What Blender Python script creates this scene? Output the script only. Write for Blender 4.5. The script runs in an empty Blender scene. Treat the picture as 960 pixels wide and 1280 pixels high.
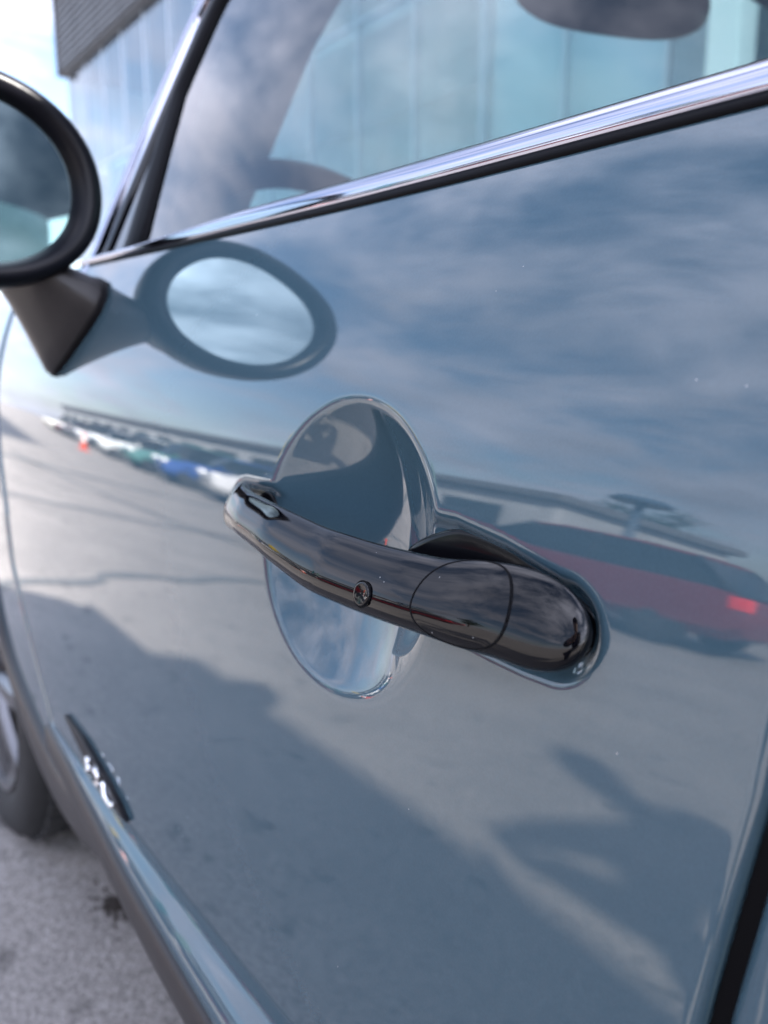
import bpy, bmesh, math, random
import numpy as np
from mathutils import Vector, Matrix
sc = bpy.context.scene
rnd = random.Random(7)
H = 0.86                                   # camera height above the asphalt (m)

# ------------------------------------------------------------------ camera
cam = bpy.data.cameras.new('camera'); camo = bpy.data.objects.new('camera', cam)
sc.collection.objects.link(camo); sc.camera = camo
YAW, PITCH = math.radians(37.78), math.radians(10.76)
D0 = Vector((-math.cos(YAW), math.sin(YAW), 0)); CR = Vector((math.sin(YAW), math.cos(YAW), 0)); ZZ = Vector((0, 0, 1))
CD = D0*math.cos(PITCH) - ZZ*math.sin(PITCH); CU = D0*math.sin(PITCH) + ZZ*math.cos(PITCH)
camo.matrix_world = Matrix(((CR.x, CU.x, -CD.x, 0), (CR.y, CU.y, -CD.y, 0), (CR.z, CU.z, -CD.z, H), (0, 0, 0, 1)))
cam.sensor_fit = 'VERTICAL'; cam.sensor_height = 36; cam.lens = 28.125
cam.clip_start = 0.01; cam.clip_end = 3000
cam.dof.use_dof = True; cam.dof.focus_distance = 0.36; cam.dof.aperture_fstop = 6.5

# ------------------------------------------------------------------ sky and sun
SUN_DIR = Vector((1.24, 0.88, 1.0)).normalized()        # towards the sun
SUN_EL = math.asin(SUN_DIR.z)
w = bpy.data.worlds.new('World'); sc.world = w; w.use_nodes = True
N, L = w.node_tree.nodes, w.node_tree.links
for n in list(N): N.remove(n)
def nd(t, **k):
    n = N.new(t)
    for a, v in k.items(): setattr(n, a, v)
    return n
out = nd('ShaderNodeOutputWorld'); bg = nd('ShaderNodeBackground'); bg.inputs['Strength'].default_value = 0.068
sky = nd('ShaderNodeTexSky', sky_type='NISHITA'); sky.sun_disc = False
sky.sun_elevation = SUN_EL; sky.sun_rotation = math.atan2(SUN_DIR.x, SUN_DIR.y)
sky.air_density = 1.0; sky.dust_density = 1.2; sky.ozone_density = 1.6
tc = nd('ShaderNodeTexCoord'); sep = nd('ShaderNodeSeparateXYZ'); L.new(tc.outputs['Generated'], sep.inputs[0])
def mth(op, a, b=None, clamp=False):
    n = nd('ShaderNodeMath', operation=op); n.use_clamp = clamp
    for i, v in enumerate((a, b)):
        if v is None: continue
        if isinstance(v, (int, float)): n.inputs[i].default_value = v
        else: L.new(v, n.inputs[i])
    return n.outputs[0]
zc = mth('ADD', mth('MAXIMUM', sep.outputs['Z'], 0.0), 0.22)
cmb = nd('ShaderNodeCombineXYZ')
L.new(mth('DIVIDE', sep.outputs['X'], zc), cmb.inputs[0]); L.new(mth('DIVIDE', sep.outputs['Y'], zc), cmb.inputs[1])
cmb.inputs[2].default_value = 3.7
n1 = nd('ShaderNodeTexNoise'); n1.inputs['Scale'].default_value = 2.0; n1.inputs['Detail'].default_value = 8; n1.inputs['Roughness'].default_value = 0.6
n1.inputs['Distortion'].default_value = 0.25; L.new(cmb.outputs[0], n1.inputs['Vector'])
mr = nd('ShaderNodeMapRange', interpolation_type='SMOOTHSTEP'); L.new(n1.outputs['Fac'], mr.inputs['Value'])
mr.inputs['From Min'].default_value = 0.35; mr.inputs['From Max'].default_value = 0.67
n2 = nd('ShaderNodeTexNoise'); n2.inputs['Scale'].default_value = 2.6; n2.inputs['Detail'].default_value = 6; L.new(cmb.outputs[0], n2.inputs['Vector'])
cl = nd('ShaderNodeMapRange'); L.new(n2.outputs['Fac'], cl.inputs['Value'])
cl.inputs['From Min'].default_value = 0.3; cl.inputs['From Max'].default_value = 0.7
cl.inputs['To Min'].default_value = 7.0; cl.inputs['To Max'].default_value = 12.0
dt = nd('ShaderNodeVectorMath', operation='DOT_PRODUCT'); L.new(tc.outputs['Generated'], dt.inputs[0]); dt.inputs[1].default_value = SUN_DIR
glow = mth('POWER', mth('MAXIMUM', mth('ADD', mth('MULTIPLY', dt.outputs['Value'], 0.5), 0.5), 0.0), 3.0)          # clouds near the sun scatter more light forward
cval = mth('MULTIPLY', cl.outputs[0], mth('ADD', mth('MULTIPLY', glow, 2.5), 0.58))
ccol = nd('ShaderNodeVectorMath', operation='SCALE'); ccol.inputs[0].default_value = (0.89, 0.91, 1.10); L.new(cval, ccol.inputs['Scale'])
mix = nd('ShaderNodeMix', data_type='RGBA'); hz = mth('POWER', mth('SUBTRACT', 1.0, mth('MAXIMUM', sep.outputs['Z'], 0.0)), 9.0)      # cloud decks overlap towards the horizon
L.new(mth('MAXIMUM', mth('MULTIPLY', mr.outputs[0], 0.92), mth('MULTIPLY', hz, 0.85)), mix.inputs['Factor'])
L.new(sky.outputs[0], mix.inputs['A']); L.new(ccol.outputs[0], mix.inputs['B'])
L.new(mix.outputs['Result'], bg.inputs['Color']); L.new(bg.outputs[0], out.inputs[0])

sl = bpy.data.lights.new('sun', 'SUN'); so = bpy.data.objects.new('sun', sl); sc.collection.objects.link(so)
sl.energy = 4.5; sl.angle = math.radians(2.2); sl.color = (1.0, 0.95, 0.88)
so.location = SUN_DIR*40; so.rotation_euler = (-SUN_DIR).to_track_quat('-Z', 'Y').to_euler()

vs = sc.view_settings; vs.view_transform = 'Standard'; vs.look = 'None'; vs.gamma = 1; vs.use_curve_mapping = False
vs.exposure = 2.75
sc.cycles.use_denoising = True
sc.cycles.max_bounces = 10; sc.cycles.transparent_max_bounces = 16; sc.cycles.caustics_reflective = False; sc.cycles.caustics_refractive = False

# ------------------------------------------------------------------ helpers
ORG = {}
def link(o, name, parent, world):
    sc.collection.objects.link(o)
    po = ORG.get(parent.name, Vector((0, 0, 0))) if parent else Vector((0, 0, 0))
    if parent: o.parent = parent
    o.location = world - po; ORG[o.name] = world.copy()
    return o
def mk(name, V, F, mat=None, parent=None, smooth=True, org=None):
    V = [Vector(v) for v in V]
    if org is None:
        lo = Vector((min(v[i] for v in V) for i in range(3))); hi = Vector((max(v[i] for v in V) for i in range(3)))
        org = Vector(((lo.x+hi.x)/2, (lo.y+hi.y)/2, lo.z))
    me = bpy.data.meshes.new(name); me.from_pydata([v-org for v in V], [], F); me.validate()
    bm = bmesh.new(); bm.from_mesh(me); bmesh.ops.recalc_face_normals(bm, faces=bm.faces); bm.to_mesh(me); bm.free()
    if smooth: me.polygons.foreach_set('use_smooth', [True]*len(me.polygons))
    if smooth == 'auto':
        me.set_sharp_from_angle(angle=math.radians(35))
    if mat: me.materials.append(mat)
    return link(bpy.data.objects.new(name, me), name, parent, org)
def empty(name, loc, label=None, cat=None, group=None, parent=None):
    o = bpy.data.objects.new(name, None); o.empty_display_size = 0.1
    link(o, name, parent, Vector(loc))
    if label: o['label'] = label
    if cat: o['category'] = cat
    if group: o['group'] = group
    return o
def tag(o, label, cat, group=None):
    o['label'] = label; o['category'] = cat
    if group: o['group'] = group
    return o
def gridF(nu, nv, closed_u=False, off=0):
    F = []
    for j in range(nv-1):
        for i in range(nu if closed_u else nu-1):
            a = j*nu+i; b = j*nu+(i+1) % nu
            F.append((off+a, off+b, off+b+nu, off+a+nu))
    return F
def loft(rings, cap0=True, cap1=True):
    n = len(rings[0]); V = [p for r in rings for p in r]; F = gridF(n, len(rings), True)
    if cap0: F.append(tuple(range(n))[::-1])
    if cap1: F.append(tuple(range(len(V)-n, len(V))))
    return V, F
def tubeVF(pts, r, n=8):
    pts = [Vector(p) for p in pts]; rings = []
    for i, p in enumerate(pts):
        t = (pts[min(i+1, len(pts)-1)]-pts[max(i-1, 0)]).normalized()
        a = t.cross(Vector((0, 0, 1)) if abs(t.z) < .9 else Vector((1, 0, 0))).normalized(); b = t.cross(a)
        rr = r[i] if isinstance(r, (list, tuple)) else r
        rings.append([p+(a*math.cos(q*2*math.pi/n)+b*math.sin(q*2*math.pi/n))*rr for q in range(n)])
    return loft(rings)
def boxVF(lo, hi, bev=0.0):
    bm = bmesh.new(); bmesh.ops.create_cube(bm, size=1)
    lo, hi = Vector(lo), Vector(hi); c = (lo+hi)/2; s = hi-lo
    for v in bm.verts: v.co = Vector((v.co.x*s.x, v.co.y*s.y, v.co.z*s.z))+c
    if bev > 0: bmesh.ops.bevel(bm, geom=bm.edges[:], offset=bev, segments=3, profile=.5, affect='EDGES')
    bm.verts.index_update(); V = [v.co.copy() for v in bm.verts]; F = [tuple(v.index for v in f.verts) for f in bm.faces]; bm.free()
    return V, F
def joinVF(*parts):
    V, F = [], []
    for v, f in parts:
        o = len(V); V += list(v); F += [tuple(i+o for i in q) for q in f]
    return V, F
def copy_tree(o, parent=None):
    c = o.copy(); sc.collection.objects.link(c); c.parent = parent
    for ch in list(o.children): copy_tree(ch, c)
    return c

# ------------------------------------------------------------------ materials
def mat(name, col, rough=.5, metal=0.0, ior=1.5, coat=0.0, **k):
    m = bpy.data.materials.new(name); m.use_nodes = True
    b = m.node_tree.nodes['Principled BSDF']
    b.inputs['Base Color'].default_value = (*col, 1); b.inputs['Roughness'].default_value = rough
    b.inputs['Metallic'].default_value = metal; b.inputs['IOR'].default_value = ior; b.inputs['Coat Weight'].default_value = coat
    b.inputs['Coat Roughness'].default_value = 0.01
    for a, v in k.items(): b.inputs[a].default_value = v
    return m
def addnoise(m, scale, amt, bump=0.0, bscale=None, bdist=0.001, detail=4, coord='Object', rvar=0.0):
    """vary base colour (and relief, and gloss) with noise"""
    nt = m.node_tree; b = nt.nodes['Principled BSDF']; t = nt.nodes.new('ShaderNodeTexCoord')
    if amt:
        n = nt.nodes.new('ShaderNodeTexNoise'); n.inputs['Scale'].default_value = scale; n.inputs['Detail'].default_value = detail
        nt.links.new(t.outputs[coord], n.inputs['Vector'])
        r = nt.nodes.new('ShaderNodeMapRange'); r.inputs['From Min'].default_value = .3; r.inputs['From Max'].default_value = .7
        r.inputs['To Min'].default_value = 1-amt; r.inputs['To Max'].default_value = 1+amt
        nt.links.new(n.outputs['Fac'], r.inputs['Value'])
        s = nt.nodes.new('ShaderNodeVectorMath'); s.operation = 'SCALE'; s.inputs[0].default_value = b.inputs['Base Color'].default_value[:3]
        nt.links.new(r.outputs[0], s.inputs['Scale']); nt.links.new(s.outputs[0], b.inputs['Base Color'])
        if rvar:
            q = nt.nodes.new('ShaderNodeMapRange'); q.inputs['From Min'].default_value = .3; q.inputs['From Max'].default_value = .7
            q.inputs['To Min'].default_value = max(0, b.inputs['Roughness'].default_value-rvar); q.inputs['To Max'].default_value = b.inputs['Roughness'].default_value+rvar
            nt.links.new(n.outputs['Fac'], q.inputs['Value']); nt.links.new(q.outputs[0], b.inputs['Roughness'])
    if bump:
        n = nt.nodes.new('ShaderNodeTexNoise'); n.inputs['Scale'].default_value = bscale or scale; n.inputs['Detail'].default_value = detail
        nt.links.new(t.outputs[coord], n.inputs['Vector'])
        u = nt.nodes.new('ShaderNodeBump'); u.inputs['Strength'].default_value = bump; u.inputs['Distance'].default_value = bdist
        nt.links.new(n.outputs['Fac'], u.inputs['Height']); nt.links.new(u.outputs[0], b.inputs['Normal'])
    return m
PAINT = mat('blue_grey_paint', (.0385, .0715, .0945), .025, 0, 1.66)
addnoise(PAINT, 900, .05, bump=.25, bscale=26, bdist=.00006, detail=2)
def specks(m, scale, keep, rad, col):
    nt = m.node_tree; b = nt.nodes['Principled BSDF']; t = nt.nodes.new('ShaderNodeTexCoord'); v = nt.nodes.new('ShaderNodeTexVoronoi'); v.inputs['Scale'].default_value = scale
    nt.links.new(t.outputs['Object'], v.inputs['Vector']); sp = nt.nodes.new('ShaderNodeSeparateColor'); nt.links.new(v.outputs['Color'], sp.inputs[0])
    def mt(op, a, bb):
        n = nt.nodes.new('ShaderNodeMath'); n.operation = op
        for i, q in enumerate((a, bb)):
            if isinstance(q, (int, float)): n.inputs[i].default_value = q
            else: nt.links.new(q, n.inputs[i])
        return n.outputs[0]
    k = mt('MULTIPLY', mt('GREATER_THAN', sp.outputs[0], 1-keep), mt('LESS_THAN', v.outputs['Distance'], mt('MULTIPLY', sp.outputs[1], rad)))
    mx = nt.nodes.new('ShaderNodeMix'); mx.data_type = 'RGBA'; nt.links.new(k, mx.inputs['Factor']); lk = b.inputs['Base Color'].links
    if lk: nt.links.new(lk[0].from_socket, mx.inputs['A'])
    else: mx.inputs['A'].default_value = b.inputs['Base Color'].default_value
    mx.inputs['B'].default_value = (*col, 1); nt.links.new(mx.outputs['Result'], b.inputs['Base Color'])
specks(PAINT, 170, .022, .08, (.30, .31, .32))
BLACK = mat('piano_black', (.002, .002, .003), .012, 0, 1.38)
specks(BLACK, 300, .05, .13, (.2, .2, .2))
CHROME = mat('chrome', (.33, .34, .41), .07, 1.0)
DCHROME = mat('letter_chrome', (.85, .85, .87), .12, 1.0)
PLAST = addnoise(mat('black_plastic', (.019, .0165, .017), .42, 0, 1.4), 300, .15, .3, 900, .0004)
SATIN = mat('satin_black', (.004, .004, .006), .32, 0, 1.4, **{'Specular IOR Level': .2})
RUBBER = mat('rubber', (.004, .004, .005), .5, 0, 1.4, **{'Specular IOR Level': .06})
TYRE = addnoise(mat('tyre_rubber', (.013, .0125, .013), .75), 60, .3)
RIM = mat('rim_alloy', (.16, .16, .17), .3, .9)
TRIM = addnoise(mat('interior_trim', (.03, .03, .033), .6), 80, .2)
CLOTH = addnoise(mat('seat_cloth', (.04, .04, .045), .85), 200, .3)
HEADL = mat('headliner', (.06, .06, .065), .9)
def glassmat(name, tint, ior=1.5, gloss=1.0, rough=0.0):
    m = bpy.data.materials.new(name); m.use_nodes = True; nt = m.node_tree
    for n in list(nt.nodes): nt.nodes.remove(n)
    o = nt.nodes.new('ShaderNodeOutputMaterial'); tr = nt.nodes.new('ShaderNodeBsdfTransparent'); tr.inputs[0].default_value = (*tint, 1)
    g = nt.nodes.new('ShaderNodeBsdfGlossy'); g.inputs['Roughness'].default_value = rough; g.inputs[0].default_value = (gloss, gloss, gloss, 1)
    lw = nt.nodes.new('ShaderNodeLayerWeight'); lw.inputs[0].default_value = .5; f0 = ((ior-1)/(ior+1))**2
    pw = nt.nodes.new('ShaderNodeMath'); pw.operation = 'POWER'; nt.links.new(lw.outputs['Facing'], pw.inputs[0]); pw.inputs[1].default_value = 5
    f = nt.nodes.new('ShaderNodeMapRange'); nt.links.new(pw.outputs[0], f.inputs['Value']); f.inputs['To Min'].default_value = f0; f.inputs['To Max'].default_value = 1.0
    mx = nt.nodes.new('ShaderNodeMixShader'); nt.links.new(f.outputs[0], mx.inputs[0]); nt.links.new(tr.outputs[0], mx.inputs[1]); nt.links.new(g.outputs[0], mx.inputs[2])
    nt.links.new(mx.outputs[0], o.inputs[0]); return m
GLASS = glassmat('side_glass', (.36, .48, .47), 1.68)
TINTG = glassmat('privacy_glass', (.10, .13, .13), 1.7)
WSGLASS = glassmat('windscreen_glass', (.80, .90, .88), 1.5)
MIRG = mat('mirror_glass', (.30, .385, .40), .0, 1.0)

# ------------------------------------------------------------------ ground
def asphalt():
    m = bpy.data.materials.new('asphalt'); m.use_nodes = True; nt = m.node_tree; b = nt.nodes['Principled BSDF']; b.inputs['Roughness'].default_value = .9
    t = nt.nodes.new('ShaderNodeTexCoord')
    def nz(s, d, r=.6):
        n = nt.nodes.new('ShaderNodeTexNoise'); n.inputs['Scale'].default_value = s; n.inputs['Detail'].default_value = d; n.inputs['Roughness'].default_value = r
        nt.links.new(t.outputs['Object'], n.inputs['Vector']); return n
    v = nt.nodes.new('ShaderNodeTexVoronoi'); v.inputs['Scale'].default_value = 190; nt.links.new(t.outputs['Object'], v.inputs['Vector'])
    sp = nt.nodes.new('ShaderNodeSeparateColor'); nt.links.new(v.outputs['Color'], sp.inputs[0])
    ra = nt.nodes.new('ShaderNodeValToRGB'); ra.color_ramp.elements[0].color = (.165, .15, .14, 1); ra.color_ramp.elements[1].color = (.34, .312, .292, 1)
    e = ra.color_ramp.elements.new(.5); e.color = (.245, .224, .21, 1)
    nt.links.new(sp.outputs[0], ra.inputs[0])
    big = nz(1.3, 5); r2 = nt.nodes.new('ShaderNodeMapRange'); r2.inputs['From Min'].default_value = .3; r2.inputs['From Max'].default_value = .7; r2.inputs['To Min'].default_value = .82; r2.inputs['To Max'].default_value = 1.14
    nt.links.new(big.outputs['Fac'], r2.inputs['Value'])
    st = nz(9, 3); r3 = nt.nodes.new('ShaderNodeMapRange'); r3.inputs['From Min'].default_value = .60; r3.inputs['From Max'].default_value = .72; r3.inputs['To Min'].default_value = 1; r3.inputs['To Max'].default_value = .45
    nt.links.new(st.outputs['Fac'], r3.inputs['Value'])
    mu = nt.nodes.new('ShaderNodeMath'); mu.operation = 'MULTIPLY'; nt.links.new(r2.outputs[0], mu.inputs[0]); nt.links.new(r3.outputs[0], mu.inputs[1])
    s = nt.nodes.new('ShaderNodeVectorMath'); s.operation = 'SCALE'; nt.links.new(ra.outputs[0], s.inputs[0]); nt.links.new(mu.outputs[0], s.inputs['Scale'])
    nt.links.new(s.outputs[0], b.inputs['Base Color'])
    u = nt.nodes.new('ShaderNodeBump'); u.inputs['Strength'].default_value = .8; u.inputs['Distance'].default_value = .003
    nt.links.new(v.outputs['Distance'], u.inputs['Height']); u.invert = True; nt.links.new(u.outputs[0], b.inputs['Normal'])
    return m
ASPH = asphalt()
g = mk('asphalt_ground', [(-900, -900, 0), (900, -900, 0), (900, 900, 0), (-900, 900, 0)], [(0, 1, 2, 3)], ASPH, None, False, Vector((0, 0, 0)))
g['kind'] = 'structure'
TAR = addnoise(mat('tar', (.12, .12, .12), .8), 20, .3)
def seam(p0, p1, wd):
    p0, p1 = Vector((*p0, .004)), Vector((*p1, .004)); d = (p1-p0).normalized(); nrm = Vector((-d.y, d.x, 0)); V = []; n = 40
    for i in range(n+1):
        p = p0.lerp(p1, i/n)+nrm*(math.sin(i*1.3)*.03+rnd.uniform(-.02, .02)); ww = wd*(.8+.4*rnd.random())/2
        V += [p+nrm*ww, p-nrm*ww]
    o = mk('tar_seam', V, [(2*i, 2*i+1, 2*i+3, 2*i+2) for i in range(n)], TAR, None, False); o['kind'] = 'structure'
seam((-3.1, .6), (-6.5, -6.8), .12); seam((-5.6, 1.5), (-8.2, -7.5), .14); seam((-11, -1.0), (-4, -4.4), .16); seam((-9, 2), (-13, -9), .3)

def clods(cx, cy, rad, n):
    parts = []
    for _ in range(n):
        a = rnd.uniform(0, 6.28); q = rad*abs(rnd.gauss(0, .5)); x, y = cx+q*math.cos(a)*1.6, cy+q*math.sin(a); z = rnd.uniform(.002, .007)
        V = [Vector((x+rnd.uniform(.6, 1)*z*math.cos(t), y+rnd.uniform(.6, 1)*z*math.sin(t), .0005)) for t in (0, 1.26, 2.5, 3.8, 5.0)]+[Vector((x, y, z*1.3))]
        parts.append((V, [(0, 1, 5), (1, 2, 5), (2, 3, 5), (3, 4, 5), (4, 0, 5)]))
    o = mk('dirt_clods', *joinVF(*parts), DIRT, None, False); o['kind'] = 'stuff'
DIRT = mat('dirt', (.035, .028, .024), .95)
clods(-1.17, .36, .045, 120); clods(-.86, .12, .05, 25); clods(-.75, .20, .03, 25)
# ------------------------------------------------------------------ flank surface of the car  y = S(x, z)   (z relative to H)
_zs = np.linspace(-.6, .15, 751)
_ts = np.interp(_zs, [-.6, -.5, -.07, 0, .1], [-7, -5, 8.5, 18, 32])
_k = np.hanning(61); _k /= _k.sum(); _ts = np.convolve(np.pad(_ts, 30, mode='edge'), _k, 'valid')
_ys = np.cumsum(np.tan(np.radians(_ts)))*.001; _ys -= np.interp(-.07, _zs, _ys)
def S(x, z):
    x = np.asarray(x, float); z = np.asarray(z, float)
    e = np.maximum(0, -.38-x); e = e*e/(e+.18); zz = np.clip(z+.07, -.12, .2); r = np.maximum(0, x-.1)
    return .231+np.interp(z, _zs, _ys)+.05*e**2-zz*math.tan(math.radians(3))*np.minimum(e, .7)/.6+.05*r**2
def Sn(x, z):
    h = 2e-3; nx = (S(x+h, z)-S(x-h, z))/(2*h); nz = (S(x, z+h)-S(x, z-h))/(2*h)
    return Vector((float(nx), -1, float(nz))).normalized()
def P(x, z, off=0.0):
    v = Vector((x, float(S(x, z)), z))
    if off: v += Sn(x, z)*off
    return v+Vector((0, 0, H))
YC = 1.07                                  # centre plane of the car
def belt(x): return .087+.012*np.clip((-.3-np.asarray(x, float))/.6, 0, 1.6)**1.5

car = empty('parked_car', (-.35, YC, 0), 'blue grey car seen close from beside its driver door', 'car')

# ------------------------------------------------------------------ door with scoop
CX, CZ, CRAD = -.333, -.0945, .0755        # round scoop behind the handle
AX0, AX1 = -.436, -.1880        # axis of the handle recess
def smax(a, b, k):
    h = np.maximum(k-np.abs(a-b), 0)/k; return np.maximum(a, b)+h*h*k*.25
def capsule(x, z):
    t = np.clip((x-AX0)/(AX1-AX0), 0, 1); xa = AX0+(AX1-AX0)*t
    return np.hypot(x-xa, z-rec_z(xa))-rec_r(xa)
def rec_r(x): return np.interp(x, [-.44, -.36, -.28, -.25, -.22, -.20, -.19], [.0115, .0150, .0200, .0208, .0198, .0178, .0165])
def rec_z(x): return np.interp(x, [-.44, -.36, -.25, -.22, -.20, -.19], [-.0885, -.0900, -.0920, -.0955, -.0985, -.0995])
def inset(x, z):
    rho = np.hypot(x-CX, z-CZ); dep = .027; R = (CRAD**2+dep**2)/(2*dep)
    cap = np.where(rho < R*.999, np.sqrt(np.maximum(R*R-rho*rho, 1e-9)), 0)-(R-dep)
    cap = np.maximum(cap, -.02)
    th = np.arctan2(z-CZ, x-CX); soft = .0026+.007*np.clip(np.cos(th+.8), 0, 1)**5
    d1 = smax(cap, 0*cap, soft)
    s = capsule(x, z); q = np.clip((.0065-s)/.011, 0, 1); d2 = .0065*q*q*(3-2*q)
    return smax(d1, d2, .003)
FZ = [-.6, -.5, -.453, -.392, -.333, -.254, -.157, -.117, -.043, .1]; FX = [-.90, -.868, -.878, -.924, -.987, -1.084, -1.142, -1.166, -1.192, -1.215]
def xfront(z): return np.interp(z, FZ, FX)
def xrear(z): return np.interp(z, [-.6, -.3, -.2, -.13, .1], [-.160, -.122, -.1115, -.1030, -.094])
def dense(a, b, segs):
    o = [a]
    for (e, st) in segs:
        n = max(1, int(round((e-o[-1])/st))); s0 = o[-1]; o += [s0+(e-s0)*(i+1)/n for i in range(n)]
    return np.array(o)
CREASE = -.412
def door_mesh():
    us = dense(-1.2, -.1, [(-.50, .012), (-.475, .004), (-.16, .00125), (-.115, .003), (-.1, .0015)])
    zs = dense(CREASE, .09, [(-.195, .010), (-.185, .004), (-.005, .00125), (.02, .003), (.075, .006), (.09, .003)])
    u = (us+1.2)/1.1; Z = np.repeat(zs[:, None], len(u), 1); bz = belt(us)[None, :]
    tz = (zs+.0)/.09
    Z = np.where(Z > .02, .02+(Z-.02)*(bz-.02)/.07, Z)
    xf = xfront(Z); xr = xrear(Z); e0 = (xf+1.2)*(1-u)**3; e1 = (xr+.1)*u**8; X = us[None, :]+e0+e1
    Y = S(X, Z)+inset(X, Z)
    # rolled edges at front, rear and bottom
    for dist in (X-xf, xr-X):
        q = np.clip(1-dist/.005, 0, 1); Y = Y+.006*q**2
    V = np.stack([X, Y, Z+H], -1).reshape(-1, 3)
    return [tuple(v) for v in V], gridF(len(us), len(zs))
V, F = door_mesh(); door = mk('door', V, F, PAINT, car)
# edge returns of the door and dark shut-line channels
def ribbon(name, pts, pts2, m, parent, smooth=True):
    V = [p for q in zip(pts, pts2) for p in q]
    return mk(name, V, [(2*i, 2*i+1, 2*i+3, 2*i+2) for i in range(len(pts)-1)], m, parent, smooth)
zz = np.linspace(CREASE, .087, 60)
def edge(xfun, dx, off): return [P(float(xfun(z))+dx, float(z), off) for z in zz]
ribbon('shut_line_seal', edge(xrear, -.004, -.006), edge(xrear, .014, -.010), RUBBER, car)
ribbon('shut_line_seal', edge(xfront, .004, -.006), edge(xfront, -.010, -.010), RUBBER, car)
ribbon('door_edge', edge(xrear, 0.0, -.0055), edge(xrear, -.0005, -.03), PAINT, door)
ribbon('door_edge', edge(xfront, 0.0, -.0055), edge(xfront, .0005, -.03), PAINT, door)

# rear side panel behind the door, reaching round the rear wheel
def side_panel():
    zs = dense(-.44, .1, [(.1, .01)]); us = np.concatenate([[0, .003, .006, .012], np.linspace(.02, 1, 60)])
    V = []
    for z in zs:
        for u in us:
            x0 = float(xrear(z))+.0065; x = x0+u*(1.62-x0); zz_ = z
            # rear wheel arch cut: lift the lower edge round the wheel
            ar = .36; dx = x-1.0
            if abs(dx) < ar:
                top = -.56+math.sqrt(ar*ar-dx*dx)
                if top > -.44: zz_ = top+(z+.44)/.54*(.1-top)
            zmax = float(belt(x)); zz_ = zz_ if zz_ < .02 else .02+(zz_-.02)*(zmax-.02)/.08
            v = P(x, zz_); q = max(0, 1-(x-x0)/.005)
            V.append(v+Vector((0, .006*q*q, 0)))
    return V, gridF(len(us), len(zs))
V, F = side_panel(); mk('rear_side_panel', V, F, PAINT, car)

# front wing
def wing():
    A, B = [], []
    ax = lambda z: np.interp(z, [-.5, -.448, -.414, -.377, -.32, -.25, -.2], [-.93, -1.0, -1.14, -1.212, -1.27, -1.36, -1.47])
    zs = np.linspace(-.5, -.2, 30); us = np.linspace(0, 1, 30)
    for z in zs:
        x0 = float(xfront(z))-.006; x1 = float(ax(z))
        x1 = min(x1, x0-.004)
        for u in us:
            x = x0+(x1-x0)*u; A.append(P(x, z, -.004*max(0, 1-(x0-x)/.006)**2))
    FA = gridF(len(us), len(zs))
    zs = np.linspace(-.2, .1, 40); us = np.concatenate([[0, .004, .008], np.linspace(.015, 1, 50)])
    for z in zs:
        x0 = float(xfront(z))-.006; x1 = -2.02
        for u in us:
            x = x0+(x1-x0)*u; B.append(P(x, z, -.004*max(0, 1-(x0-x)/.006)**2))
    return joinVF((A, FA), (B, gridF(len(us), len(zs))))
V, F = wing(); wingo = mk('front_wing', V, F, PAINT, car)
# far-side flank, bonnet, tail: the rest of the body (seen through glass, in shadow and from aside)
def mirrored(V): return [Vector((v[0], 2*YC-v[1], v[2])) for v in V]
xs = np.linspace(-2.02, 1.62, 60); zs = np.linspace(-.44, .1, 24); V = []
for z in zs:
    for x in xs:
        zq = z
        for cxw in (-1.51, 1.0):
            dx = x-cxw
            if abs(dx) < .36:
                top = -.56+math.sqrt(.36**2-dx*dx)
                if top > -.44: zq = max(zq, top+(z+.44)/.54*(.1-top))
        V.append(P(x, zq))
mk('far_flank', mirrored(V), gridF(60, 24), PAINT, car)
V = []; xs = np.linspace(-2.02, -.93, 24); ws = np.linspace(0, 1, 25)
for x in xs:
    for u in ws:
        y0 = float(S(x, .1)); y = y0+(2*YC-2*y0)*u; k = math.sin(math.pi*u)
        V.append(Vector((x-.22*k*(1 if x > -1.3 else 1)*((x+2.4)/1.4), y, H+.1+.045*k**.7-.10*max(0, (-x-1.5)/.5)**2)))
mk('bonnet', V, gridF(25, 24), PAINT, car)
V = []; hs = np.linspace(0, 1, 14)
for h in hs:
    for u in ws:
        y0 = float(S(-2.02, .1))*1.0; y = y0+(2*YC-2*y0)*u; k = math.sin(math.pi*u)
        z = .0-.44*h; x = -2.02-.30*k**.6*math.sin(math.pi*(.25+.6*h)); zt = H+z+(.045*k**.7)*(1-h)
        V.append(Vector((x, y+(float(S(-2.02, max(z, -.44)))-y0)*(1-2*u), zt)))
mk('front_bumper', V, gridF(25, 14), PAINT, car)
V = []
for h in hs:
    for u in ws:
        z = .1-.54*h; y0 = float(S(1.62, z)); y = y0+(2*YC-2*y0)*u; k = math.sin(math.pi*u)
        V.append(Vector((1.62+.16*k**.6, y, H+z)))
mk('tailgate', V, gridF(25, 14), PAINT, car)
mk('floor_pan', *boxVF((-1.95, .42, .24), (1.6, 2*YC-.42, .30)), TRIM, car, False)

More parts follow.
